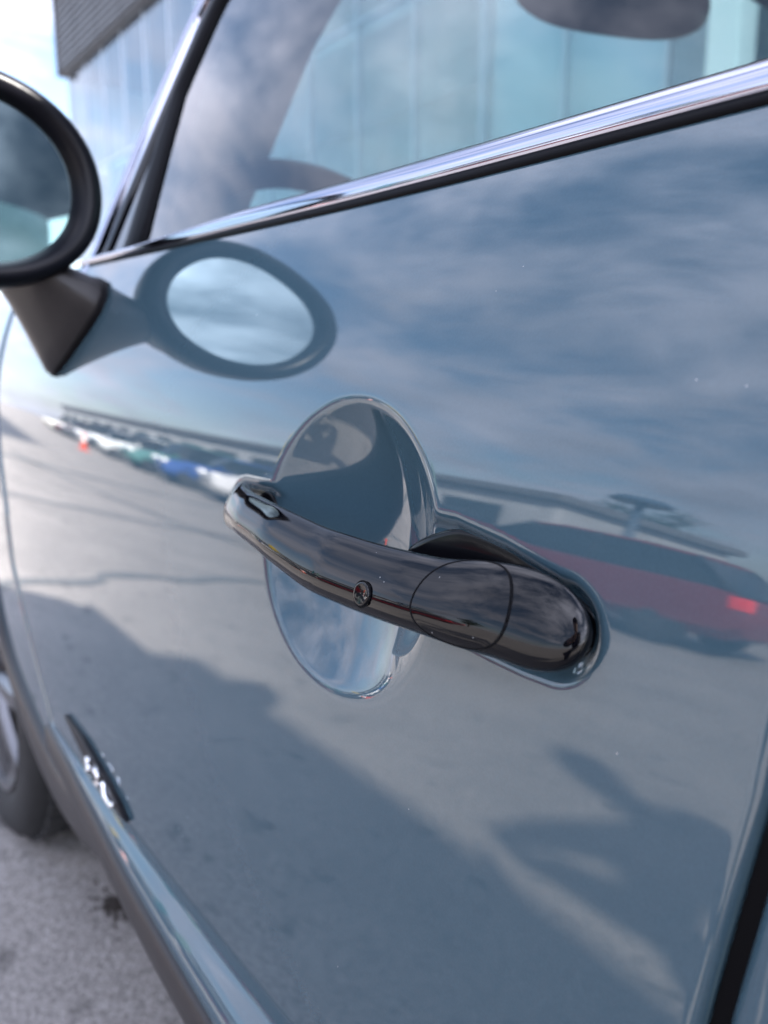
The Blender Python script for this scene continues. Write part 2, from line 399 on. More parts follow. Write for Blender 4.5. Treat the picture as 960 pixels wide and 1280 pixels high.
# sill below the door: painted flare, then black cladding
xs = np.linspace(-.93, .62, 80)
def fl(x): return float(np.interp(x, [-.93, -.82, -.62, -.38], [.001, .004, .013, .021]))
def bh(x): return float(np.interp(x, [-.93, -.82, -.62, -.38], [.004, .008, .020, .029]))
V = []
for x in xs:
    y0 = float(S(x, CREASE)); f, b = fl(x), bh(x)
    sec = [(0.004, .006), (.0015, .001), (-.001, -.003), (-f*.35, -b*.3), (-f*.75, -b*.66), (-f, -b*.95), (-f+.002, -b*1.05)]
    V += [Vector((x, y0+a, H+CREASE+c)) for a, c in sec]
mk('sill', V, gridF(7, len(xs)), PAINT, car)
V = []
for x in xs:
    y0 = float(S(x, CREASE)); f, b = fl(x), bh(x)
    sec = [(-f+.006, -b), (-f-.001, -b-.001), (-f-.004, -b-.005), (-f-.004, -b-.030), (-f+.000, -b-.044), (-f+.03, -b-.060), (.10, -b-.075), (.25, -b-.08)]
    V += [Vector((x, y0+a, H+CREASE+c)) for a, c in sec]
mk('sill_cladding', V, gridF(8, len(xs)), PLAST, car)
# arch cladding band round the front wheel
ao = [(-.68, -.430), (-.74, -.434), (-.80, -.440), (-.86, -.462), (-.92, -.462), (-1.0, -.448), (-1.14, -.414), (-1.212, -.377), (-1.27, -.32), (-1.36, -.25), (-1.47, -.2), (-1.6, -.2), (-1.75, -.27), (-1.83, -.37)]
ai = [(-.68, -.470), (-.74, -.492), (-.80, -.512), (-.86, -.525), (-.93, -.530), (-1.03, -.520), (-1.14, -.480), (-1.205, -.42), (-1.245, -.36), (-1.33, -.29), (-1.46, -.24), (-1.58, -.24), (-1.72, -.305), (-1.79, -.39)]
def smoothline(pl, n=80):
    t = np.linspace(0, len(pl)-1, n); a = np.array(pl); i = np.arange(len(pl))
    k = np.hanning(13); k /= k.sum()
    o = [np.convolve(np.pad(np.interp(t, i, a[:, j]), 6, mode='edge'), k, 'valid') for j in (0, 1)]
    return list(zip(*o))
AO, AI = smoothline(ao), smoothline(ai); V = []
for (a, b) in zip(AO, AI):
    for u, of in ((-.03, -.006), (0, .004), (.12, .008), (.5, .009), (.88, .006), (1, -.002), (1.02, -.05)):
        x, z = a[0]+(b[0]-a[0])*u, a[1]+(b[1]-a[1])*u; V.append(P(x, z, of))
mk('arch_cladding', V, gridF(7, len(AO)), PLAST, car)
V = []
for t in np.linspace(math.radians(8), math.radians(172), 40):
    for y in (.285, .62): V.append(Vector((-1.53+.40*math.cos(t), y, .30+.385*math.sin(t))))
mk('wheel_well', V, gridF(2, 40), SATIN, car)

# ------------------------------------------------------------------ wheel
def ring(cx, cz, y, r, n=64): return [Vector((cx+r*math.cos(2*math.pi*i/n), y, cz+r*math.sin(2*math.pi*i/n))) for i in range(n)]
def wheel(cx, y0, sgn):
    wy = lambda d: y0+sgn*d
    wh = empty('wheel', (cx, wy(.1), 0), None, None, None, car)
    pr = [(.02, .205), (.006, .225), (0, .25), (.004, .278), (.014, .292), (.03, .297), (.19, .297), (.205, .290), (.215, .26), (.21, .21)]
    V, F = loft([ring(cx, .3, wy(d), r) for d, r in pr], False, False)
    ty = mk('tyre', V, F, TYRE, wh)
    T = []
    for k in range(46):
        a = 2*math.pi*k/46
        for j, d in enumerate((.035, .075, .12, .16)):
            aa = a+(.05 if j % 2 else 0)
            bx = boxVF((-.011, 0, 0), (.011, sgn*.03 if sgn > 0 else -.03, .007)) if False else boxVF((-.0145, min(0, sgn*.03), -.002), (.0145, max(0, sgn*.03), .012))
            M = Matrix.Rotation(-aa+math.pi/2, 4, 'Y')
            T.append(([M @ (Vector(v)+Vector((0, 0, .298)))+Vector((cx, wy(d), .3)) for v in bx[0]], bx[1]))
    tr = mk('tread', *joinVF(*T), TYRE, wh, False); tr['kind'] = 'stuff'
    V, F = loft([ring(cx, .3, wy(d), r) for d, r in [(.03, .17), (.018, .205), (.008, .212), (.012, .203), (.05, .196), (.2, .196)]], False, True)
    mk('rim', V, F, RIM, wh, 'auto')
    for k in range(8):
        a = 2*math.pi*k/8; dx, dz = math.cos(a), math.sin(a); px, pz = -dz, dx; rg = []
        for r, wd, d in ((.035, .022, .016), (.09, .019, .012), (.15, .021, .013), (.2, .03, .017)):
            rg.append([Vector((cx+dx*r+px*s*wd, wy(d+q), .3+dz*r+pz*s*wd)) for s, q in ((-1, .012), (-.6, 0), (.6, 0), (1, .012), (.7, .03), (-.7, .03))])
        mk('spoke', *loft(rg), RIM, wh, 'auto')
    mk('hub_cap', *loft([ring(cx, .3, wy(d), r, 32) for d, r in ((.03, .045), (.012, .042), (.009, .03), (.008, .004))]), SATIN, wh, 'auto')
    return wh
wheel(-1.53, .262, 1); wheel(1.0, .262, 1); wheel(-1.53, 2*YC-.262, -1); wheel(1.0, 2*YC-.262, -1)

# ------------------------------------------------------------------ door handle
handle = empty('door_handle', P(-.32, -.0945), None, None, None, car)
HX0, HX1 = -.4405, -.1685
def hp(s):
    """axis and section of the grip at s in 0..1 -> x, z, stand-off, half height, half depth"""
    x = HX0+(HX1-HX0)*s
    z = float(np.interp(s, [0, .12, .28, .45, .6, .75, .88, 1], [-.0858, -.0875, -.0909, -.0969, -.0982, -.0978, -.0955, -.0985]))
    off = float(np.interp(s, [0, .06, .15, .3, .5, .7, .85, 1], [.005, .010, .0165, .0220, .0230, .0185, .0120, .004]))
    a = float(np.interp(s, [0, .12, .28, .45, .6, .75, .88, 1], [.0165, .0128, .0138, .0158, .0160, .0163, .0202, .029]))
    b = float(np.interp(s, [0, .2, .5, .8, 1], [.0085, .0085, .009, .0105, .0105]))
    return x, z, off, a, b
_ss = np.linspace(0, 1, 401); _tab = np.array([hp(s) for s in _ss]); _kk = np.hanning(41); _kk /= _kk.sum()
for j in (1, 2, 3, 4): _tab[:, j] = np.convolve(np.pad(_tab[:, j], 20, mode='edge'), _kk, 'valid')
def grip(x, th, lift=0.0):
    """point on the grip: th = 0 upward, pi/2 outward, pi down"""
    s = (x-HX0)/(HX1-HX0); s = min(1, max(0, s)); z, off, a, b = (float(np.interp(s, _ss, _tab[:, j])) for j in (1, 2, 3, 4))
    e0, e1 = .085, .24
    k = 1.0
    if s < e0: k = math.sqrt(max(0, 1-((e0-s)/e0)**2))
    if s > 1-e1: k = math.sqrt(max(0, 1-((s-1+e1)/e1)**2.3))
    ct, st = math.cos(th), math.sin(th)
    du = math.copysign(abs(ct)**1.12, ct)*(a*k+lift)-.36*a*k*max(0, st)**2; dn = math.copysign(abs(st)**1.15, st)*(b*k**.7+lift)
    TL = math.radians(15); n = Vector((0, -math.cos(TL), math.sin(TL))); u = Vector((0, n.z, -n.y))
    return Vector((x, float(S(x, z)), z+H))+Vector((0, -math.cos(.12), math.sin(.12)))*off+n*dn+u*du
NS = 64; ss = np.concatenate([[0.0002], .085*(1-np.cos(np.linspace(.12, math.pi/2, 16))), np.linspace(.09, .755, 90), 1-.24*(1-np.sin(np.linspace(0.02, 1, 18)*math.pi/2)), [.99995]])
ss = np.unique(np.clip(ss, 0.0002, .99995))
rings = [[grip(HX0+(HX1-HX0)*s, 2*math.pi*q/NS) for q in range(NS)] for s in ss]
mk('grip', *loft(rings), BLACK, handle)
# lock cover: circular piece on the grip's outer face, dark joint around it
def disc_on_grip(xc, thc, rx, lift, n=48, rings_=10):
    V = []; a = float(np.interp((xc-HX0)/(HX1-HX0), _ss, _tab[:, 3]))
    for j in range(rings_+1):
        r = j/rings_
        for i in range(n):
            t = 2*math.pi*i/n; x = xc+rx*r*math.cos(t); v = rx*r*math.sin(t)
            V.append(grip(x, thc-v/(a*1.05), lift))
    return V, gridF(n, rings_+1, True)
LCX, LTH, LR = -.2175, math.radians(76), .0222
V, F = disc_on_grip(LCX, LTH, LR-.0006, .00035); mk('lock_cover', V, F, BLACK, handle)
V, F = disc_on_grip(LCX, LTH, LR, 0.0001, 96); pts = V[-96:]; pts.append(pts[0])
mk('lock_cover_joint', *tubeVF(pts, .00050, 6), RUBBER, handle)
# request button
BXC, BTH = -.2685, math.radians(92)
pc = grip(BXC, BTH); pn = (grip(BXC, BTH, .01)-pc).normalized(); ta = Vector((1, 0, 0)); ta = (ta-pn*ta.dot(pn)).normalized(); tb = pn.cross(ta)
def dring(r, h, n=40): return [pc+pn*h+(ta*math.cos(2*math.pi*i/n)+tb*math.sin(2*math.pi*i/n))*r for i in range(n)]
mk('handle_button', *loft([dring(.0053, -.002), dring(.0053, .0006), dring(.0049, .0010), dring(.0042, .0009), dring(.001, .0007)]), BLACK, handle)
mk('button_joint', *tubeVF(dring(.0057, .0001)+[dring(.0057, .0001)[0]], .00035, 6), RUBBER, handle)
# black mounting feet in the recess
FOOTM = mat('foot_black', (.003, .003, .004), .12, 0, 1.4, **{'Specular IOR Level': .2})
def foot(name, x0, x1, taper):
    V = []; n = 56; rr = []
    xc = (x0+x1)/2; hl = (x1-x0)/2
    for sc_, dp in ((1.0, .010), (1.0, .0030), (.97, .0022), (.90, .0018), (.5, .0022), (.05, .0024)):
        R_ = []
        for i in range(n):
            t = 2*math.pi*i/n; cx_ = math.copysign(abs(math.cos(t))**.8, math.cos(t)); x = xc+hl*cx_*sc_
            xq = min(max(x, AX0), AX1); hh = float(rec_r(xq))+.0012
            if taper > 0: hh *= 1-taper*max(0, -cx_)**2
            zq = float(rec_z(xq))+hh*math.sin(t)*sc_
            d = .0065+dp
            R_.append(Vector((x, float(S(x, zq))+d-.0035, zq+H)))
        rr.append(R_)
    return mk(name, *loft(rr, False, True), FOOTM, handle)
foot('handle_foot', -.4555, -.405, 0); foot('handle_foot', -.285, -.1705, .35)

# ------------------------------------------------------------------ waist strip (chrome over black seal)
xs = np.concatenate([np.linspace(-.925, -.62, 50), np.linspace(-.615, 1.45, 160)])
def strip(sec, name, m):
    V = []
    for x in xs:
        b = float(belt(x)); p = P(x, b); n = Sn(x, b); u = Vector((0, -n.z, -n.y)).normalized(); u = Vector((0, -n.y*0+ (n.z), -n.y)).normalized()
        tp = float(np.interp(x, [-.925, -.75, -.55], [.42, .55, 1]))
        V += [p+n*a+u*c*tp for a, c in sec]
    return mk(name, V, gridF(len(sec), len(xs)), m, car)
strip([(-.004, -.0005), (.0005, 0), (.0012, .0012), (.0012, .0048), (-.001, .0056)], 'waist_seal', RUBBER)
sec = [(-.001, .0048)]
for i in range(13):
    t = i/12; sec.append((.0042*math.sin(math.pi*(t*.93+.05))+.0006, .0052+.0150*t))
sec.append((-.003, .0203)); strip(sec, 'chrome_waist_strip', CHROME)
strip([(-.003, .0200), (-.0005, .0207), (-.0005, .0222), (-.004, .0226)], 'glass_seal', RUBBER)

# ------------------------------------------------------------------ side glass and pillars
GT = math.tan(math.radians(22))
def gy(x, z):
    return float(S(x, float(belt(x))))+.010+(z-float(belt(x)))*GT+.10*max(0, z-.1)**2
def G(x, z, off=0): return Vector((x, gy(x, z)-off, z+H))
PXA = lambda z: float(np.interp(z, [.08, .11, .35, .53], [-.905, -.885, -.835, -.70]))   # A-pillar outer line
TOPZ = .515
def gridglass(name, x0f, x1f, n=24, m=16):
    V = []
    for j in range(m+1):
        for i in range(n+1):
            u, v = i/n, j/m; z0 = .1; 
            xa = x0f(z0+(TOPZ-z0)*v); xb = x1f(z0+(TOPZ-z0)*v); x = xa+(xb-xa)*u; zb = float(belt(x))+.012
            V.append(G(x, zb+(TOPZ-zb)*v))
    return V, gridF(n+1, m+1)
V, F = gridglass('door_window', lambda z: PXA(z)+.05, lambda z: .08); mk('door_window', V, F, GLASS, car)
V2, F2 = gridglass('x', lambda z: .16, lambda z: float(np.interp(z, [.1, .46], [1.15, .95]))); mk('rear_side_window', V2, F2, TINTG, car)
mk('far_side_window', mirrored(V), F, GLASS, car); mk('far_rear_window', mirrored(V2), F2, TINTG, car)
def strip2(name, fa, fb, o0, o1, m, z0=.09, z1=TOPZ+.015, n=30, dep=.02, bulge=.004):
    V = []
    for k in range(n+1):
        z = z0+(z1-z0)*k/n; xa, xb = fa(z), fb(z)
        row = [G(xa, z, o0-dep), G(xa, z, o0)]
        for t in (.15, .35, .5, .65, .85): row.append(G(xa+(xb-xa)*t, z, o0+(o1-o0)*t+bulge*math.sin(math.pi*t)))
        row += [G(xb, z, o1), G(xb, z, o1-dep)]; V += row
    return mk(name, V, gridF(9, n+1), m, car)
strip2('pillar_bright_trim', lambda z: PXA(z)-.022, lambda z: PXA(z)-.002, .006, .008, CHROME, bulge=.005)
strip2('pillar_panel', lambda z: PXA(z)-.001, lambda z: PXA(z)+.022, .003, .003, BLACK, bulge=.003)
seal_w = lambda z: float(np.interp(z, [.09, .25, .27, .5], [.055, .030, .022, .026]))
strip2('window_seal', lambda z: PXA(z)+.021+float(np.interp(z, [.09, .26], [.055, 0])), lambda z: PXA(z)+.021+float(np.interp(z, [.09, .26], [.055, 0]))+seal_w(z), .004, .003, RUBBER, bulge=.004)
strip2('mirror_corner_panel', lambda z: PXA(z)+.0215, lambda z: PXA(z)+.0225+float(np.interp(z, [.09, .26], [.056, .0])), .001, .001, BLACK, z0=.10, z1=.262, bulge=0)
strip2('centre_pillar', lambda z: .078, lambda z: .162, .003, .003, BLACK, bulge=.002)
strip2('rear_pillar', lambda z: float(np.interp(z, [.1, .46], [1.14, .94])), lambda z: float(np.interp(z, [.1, .46], [1.58, 1.30])), .003, .0, BLACK, bulge=.006)
def pillars_far():
    V = []
    for k in range(31):
        z = .09+.445*k/30
        V += mirrored([G(PXA(z)-.02, z, .004), G(PXA(z)+.06, z, .004)])
    return V, gridF(2, 31)
mk('far_pillar', *pillars_far(), BLACK, car)
# windscreen
def screen(u, v):
    z = .105+(.53-.105)*v; x0 = PXA(z)-.012; y0 = gy(x0, z)-.004; k = math.sin(math.pi*u)
    return Vector((x0-.24*k*(1-.85*v), y0+(2*YC-2*y0)*u, H+z+.05*k*v+.015*k*(1-v)))
V = [screen(i/30, j/16) for j in range(17) for i in range(31)]; mk('windscreen', V, gridF(31, 17), WSGLASS, car)
V = [screen(u, j/16)+Vector((.03, 0, 0)) for j in range(17) for u in (0.005, .03, .06, .09, .118)]; mk('pillar_inner_trim', V, gridF(5, 17), TRIM, car)
# roof, headliner
V = []
for i in range(31):
    for j in range(25):
        u, v = j/24, i/30; x = -.71+2.01*v; y0 = gy(max(-.7, min(1.2, x)), .525)-.002; k = math.sin(math.pi*u)
        V.append(Vector((x-.03*k*(1-v), y0+(2*YC-2*y0)*u, H+.527+.055*k**.6+.02*math.sin(math.pi*v))))
mk('roof', V, gridF(25, 31), BLACK, car)
mk('headliner', [v-Vector((0, 0, .025)) for v in V], gridF(25, 31), HEADL, car)
V = []
for i in range(17):
    for j in range(25):
        u, v = j/24, i/16; k = math.sin(math.pi*u); z = .525-.425*v; x = 1.30+.32*v; y0 = gy(1.2, z)
        V.append(Vector((x+.06*k, y0+(2*YC-2*y0)*u, H+z+.06*k**.6*(1-v))))
mk('rear_window', V, gridF(25, 17), TINTG, car)
# cabin: inner door trim, dash, seats, steering wheel, inside mirror
V = []; xs_ = np.linspace(-.9, 1.3, 40)
for x in xs_:
    for z, o in ((.085, .028), (.06, .05), (-.1, .09), (-.45, .10)): V.append(P(x, z)+Vector((0, o, 0)))
mk('door_trim', V, gridF(4, 40), TRIM, car); mk('far_door_trim', mirrored(V), gridF(4, 40), TRIM, car)
rg = []
for y in np.linspace(.36, 2*YC-.36, 16):
    k = math.sin(math.pi*(y-.3)/(2*YC-.6)); rg.append([Vector((x-.16*k, y, H+z)) for x, z in ((-.98, .07), (-.9, .105), (-.72, .09), (-.62, .05), (-.6, -.05), (-.66, -.2), (-.95, -.25))])
mk('dashboard', *loft(rg), TRIM, car)
def seat(y):
    st = empty('seat', (.1, y, .3), None, None, None, car)
    def slab(name, path, wd, th):
        r = []
        for (x, z, w_, t_) in path:
            r.append([Vector((x+a*t_, y+b*w_, z+H+c*t_)) for a, b, c in ((0, -1, .6), (-.6, -.8, .9), (-.75, 0, 1), (-.6, .8, .9), (0, 1, .6), (.7, .8, -.3), (.9, 0, -.5), (.7, -.8, -.3))])
        mk(name, *loft(r), CLOTH, st)
    slab('seat_cushion', ((-.40, -.42, .22, .07), (-.32, -.40, .25, .08), (0, -.44, .25, .08), (.12, -.44, .22, .08)), 0, 0)
    slab('backrest', ((.12, -.40, .22, .06), (.16, -.30, .25, .07), (.24, -.02, .24, .06), (.30, .16, .19, .045), (.31, .19, .15, .02)), 0, 0)
    slab('headrest', ((.295, .22, .09, .03), (.30, .25, .13, .05), (.32, .36, .12, .045), (.33, .40, .08, .02)), 0, 0)
seat(.68); seat(2*YC-.68)
sw = empty('steering_wheel', (-.74, .47, H), None, None, None, car)
def wheelpt(a, r, d=0):
    c = Vector((-.790, .520, H+.056)); up = Vector((-.36, 0, .93)).normalized(); sd = Vector((.18, 1, 0)).normalized(); n = sd.cross(up)
    return c+(up*math.sin(a)+sd*math.cos(a))*r+n*d
mk('rim', *tubeVF([wheelpt(2*math.pi*i/64, .168) for i in range(65)], .0165, 12), SATIN, sw)
mk('hub', *loft([[wheelpt(2*math.pi*i/24, r, d) for i in range(24)] for r, d in ((.06, .03), (.065, 0), (.05, -.02), (.01, -.03))]), TRIM, sw)
for a in (0, math.pi, 1.5*math.pi): mk('spoke', *tubeVF([wheelpt(a, .05), wheelpt(a, .16)], .014, 8), SATIN, sw)
rm = empty('inside_mirror', (-.7, .95, H+.40), None, None, None, car)
V = []; rgs = []
for i in range(21):
    t = -1+2*i/20; k = (1-abs(t)**3.2)**.5 if abs(t) < 1 else .02; k = max(k, .03)
    rgs.append([Vector((-.715+.030*math.cos(a)*k+.05*t, .930+.135*t, H+.458+.045*math.sin(a)*k)) for a in np.linspace(0, 2*math.pi, 20, endpoint=False)])
mk('mirror_shell', *loft(rgs), SATIN, rm)
mk('mirror_stem', *tubeVF([(-.73, .98, H+.46), (-.80, 1.02, H+.52), (-.88, 1.06, H+.55)], .012, 10), SATIN, rm)

# ------------------------------------------------------------------ door mirror
dm = empty('door_mirror', (-.80, .16, H), None, None, None, car)
MC = Vector((-.765, .162, H+.152)); MA, MB = .119, .092
mn = Vector((1, .15, .0)).normalized(); msd = Vector((-.15, 1, 0)).normalized(); mup = mn.cross(msd)
if mup.z < 0: mup = -mup
def mring(k, d, n=72, sh=(0, 0)):
    R_ = []
    for i in range(n):
        t = 2*math.pi*i/n; c, s_ = math.cos(t), math.sin(t)
        R_.append(MC+msd*(MA*k*math.copysign(abs(c)**.94, c)+sh[0])+mup*(MB*k*math.copysign(abs(s_)**.94, s_)+sh[1])+mn*d)
    return R_
mk('mirror_shell', *loft([mring(.73, -.026), mring(.755, -.014), mring(.79, -.004), mring(.85, .0025), mring(.925, .002), mring(.975, -.005), mring(1.0, -.018), mring(1.0, -.04), mring(.97, -.065), mring(.88, -.09), mring(.70, -.112), mring(.45, -.125), mring(.1, -.130)], False, True), SATIN, dm)
mk('mirror_glass', *loft([mring(k, -.0135) for k in (.76, .6, .3, .02)], False, True), MIRG, dm, False)
# arm down to the door
nA = 28; top, low = [], []
tri = [(-.915, .062), (-.90, .076), (-.85, .080), (-.805, .074), (-.782, .060), (-.783, .044), (-.80, .028), (-.84, .002), (-.872, -.013), (-.889, -.016), (-.900, -.008), (-.912, .022)]
def resample(pl, n):
    a = np.array(pl+[pl[0]]); s = np.concatenate([[0], np.cumsum(np.hypot(*np.diff(a, axis=0).T))]); t = np.linspace(0, s[-1], n, endpoint=False)
    return list(zip(np.interp(t, s, a[:, 0]), np.interp(t, s, a[:, 1])))
low = [P(x, z, .0) for x, z in resample(tri, nA)]; low2 = [P(x, z, .008) for x, z in resample(tri, nA)]
lc = sum(low, Vector())/nA
topc = Vector((-.825, .188, H+.072)); rgs = [low, low2]
for k in (.25, .5, .75, 1.0):
    R_ = []
    for i in range(nA):
        v = low2[i]-lc; a = math.atan2(v.z, v.x)
        tp = topc+Vector((.030*math.cos(a), .012*math.cos(a)-.016*math.sin(a), .026*math.sin(a)+.02))
        R_.append((lc+v).lerp(tp, k**1.0))
    rgs.append(R_)
arm = mk('mirror_arm', *loft(rgs), PLAST, dm)
mk('arm_gasket', *loft([[P(x, z, o) for x, z in resample([((x_+.85)*k+-.85, (z_-.03)*k+.03) for x_, z_ in tri], nA)] for k, o in ((1.05, -.002), (1.05, .003), (.99, .005))], False, False), RUBBER, arm)
mk('arm_neck', *loft([[topc+Vector((.036*math.cos(a)*q, .034*math.sin(a)*q, h)) for a in np.linspace(0, 2*math.pi, 28, endpoint=False)] for q, h in ((.80, -.004), (.92, .002), (.95, .02), (1.05, .045))]), SATIN, dm)

# ------------------------------------------------------------------ lower door badge: dark wedge with bright raised characters
bd = empty('door_badge', P(-.74, -.385), None, None, None, car)
wp = [(-.826, -.366), (-.76, -.366), (-.70, -.376), (-.655, -.388), (-.640, -.397), (-.655, -.399), (-.70, -.396), (-.76, -.386)]
mk('badge_plate', *loft([[P(x, z, o) for x, z in resample(wp, 40)] for o in (-.001, .003)]+[[P(-.735+(x+.735)*.97, -.383+(z+.383)*.9, .0042) for x, z in resample(wp, 40)]]), SATIN, bd, 'auto')
def stroke(pts, r=.0026): return tubeVF([P(x, z, .0055) for x, z in pts], r, 8)
ch = [[(-.733, -.378), (-.740, -.3775), (-.742, -.3815), (-.735, -.3845), (-.733, -.3885), (-.738, -.391), (-.743, -.390)],
      [(-.718, -.392), (-.718, -.379), (-.708, -.379), (-.705, -.3825), (-.710, -.3855), (-.704, -.3885), (-.708, -.392), (-.717, -.392)],
      [(-.690, -.380), (-.690, -.394), (-.672, -.3955), (-.668, -.391)]]
for c in ch: mk('badge_character', *stroke(c), DCHROME, bd)
# small black side vent on the wing
vp = [(-1.215, -.11), (-1.235, -.10), (-1.33, -.105), (-1.40, -.13), (-1.40, -.16), (-1.33, -.185), (-1.235, -.19), (-1.213, -.18)]
mk('side_vent', *loft([[P(x, z, o) for x, z in resample(vp, 40)] for o in (-.002, .005)]+[[P(-1.3+(x+1.3)*.9, -.145+(z+.145)*.85, .008) for x, z in resample(vp, 40)]]), BLACK, car, 'auto')

# ------------------------------------------------------------------ showroom building beyond the car
BY, BX0, BX1, EZ = 7.85, -24.5, -2.6, 8.66
bld = empty('showroom_building', ((BX0+BX1)/2, BY+5, 0), 'glass fronted showroom building with dark louvred fascia under the roof', 'building')
PANE = glassmat('facade_glass', (.72, .84, .90), 3.0, .85); FRAME = mat('facade_frame', (.42, .45, .48), .4, .3)
FRAMEF = mat('mullion_grey', (.45, .49, .54), .3, .5)
LOUV = addnoise(mat('louvre_grey', (.10, .10, .105), .5), 5, .15); BEIGE = addnoise(mat('beige_cap', (.62, .54, .45), .8), 3, .1)
WALLM = addnoise(mat('room_wall', (.55, .60, .63), .9), .6, .25); PALE = mat('pale_panel', (.80, .84, .84), .6)
bay = (BX1-BX0)/16; rows = [0.25, 3.1, 5.9, EZ-.06]
for i in range(16):
    for j in range(3):
        x0, x1 = BX0+i*bay+.04, BX0+(i+1)*bay-.04; a = rnd.uniform(-.012, .012)
        mk('pane', [(x0, BY+a, rows[j]+.04), (x1, BY-a, rows[j]+.04), (x1, BY-a+.004, rows[j+1]-.04), (x0, BY+a, rows[j+1]-.04)], [(0, 1, 2, 3)], PANE, bld, False)
for i in range(17):
    x = BX0+i*bay; mk('mullion', *boxVF((x-.03, BY-.015, 0), (x+.03, BY+.10, EZ-.062), .004), FRAMEF, bld, False)
for z in rows[:3]: mk('transom', *boxVF((BX0+.041, BY-.012, z-.03), (BX1-.041, BY+.09, z+.03)), FRAMEF, bld, False)
mk('plinth', *boxVF((BX0-.02, BY-.10, 0), (BX1+.02, BY-.064, .2)), FRAME, bld, False)
for x0 in np.arange(BX0-.1, BX1+.5, 1.6):
    x1 = min(x0+1.56, BX1+.6); sl_ = []
    for k in range(22):
        z = EZ+.02+k*.088; sl_.append(boxVF((x0, BY-.20-.03*(k % 2), z), (x1, BY-.13, z+.055)))
    sl_.append(boxVF((x0+.01, BY-.12, EZ), (x1-.01, BY-.07, EZ+1.98)))
    lp = mk('louvre_panel', *joinVF(*sl_), LOUV, bld, False); lp['kind'] = 'stuff'
mk('soffit', *boxVF((BX0-.1, BY-.12, EZ-.06), (BX1+.6, BY+11, EZ-.004)), LOUV, bld, False)
mk('fascia_end', *boxVF((BX0-.18, BY-.26, EZ-.06), (BX0-.11, BY+11, EZ+2.0)), LOUV, bld, False)
mk('roof_cap', *boxVF((BX0-.4, BY-.5, EZ+2.01), (BX1+.9, BY+11.2, EZ+2.75), .05), BEIGE, bld, False)
mk('end_wall', *boxVF((BX1+.05, BY, 0), (BX1+.3, BY+11, EZ-.07)), WALLM, bld, False)
mk('end_wall', *boxVF((BX0-.3, BY+.13, 0), (BX0-.05, BY+11, EZ-.07)), WALLM, bld, False)
mk('back_wall', *boxVF((BX0, BY+3.2, 0), (BX1, BY+3.4, EZ-.07)), WALLM, bld, False)
mk('floor_slab', *boxVF((BX0+.02, BY+.2, 2.98), (BX1-.02, BY+3.15, 3.2)), PALE, bld, False)
mk('floor_slab', *boxVF((BX0+.02, BY+.2, 5.78), (BX1-.02, BY+3.15, 6.0)), PALE, bld, False)
mk('pale_display_panel', *boxVF((-8.05, BY+.20, 3.25), (-5.45, BY+.28, 5.75)), PALE, bld, False)
mk('pale_column', *boxVF((-4.62, BY-.45, 0), (-4.30, BY-.13, EZ-.07), .02), PALE, bld, False)

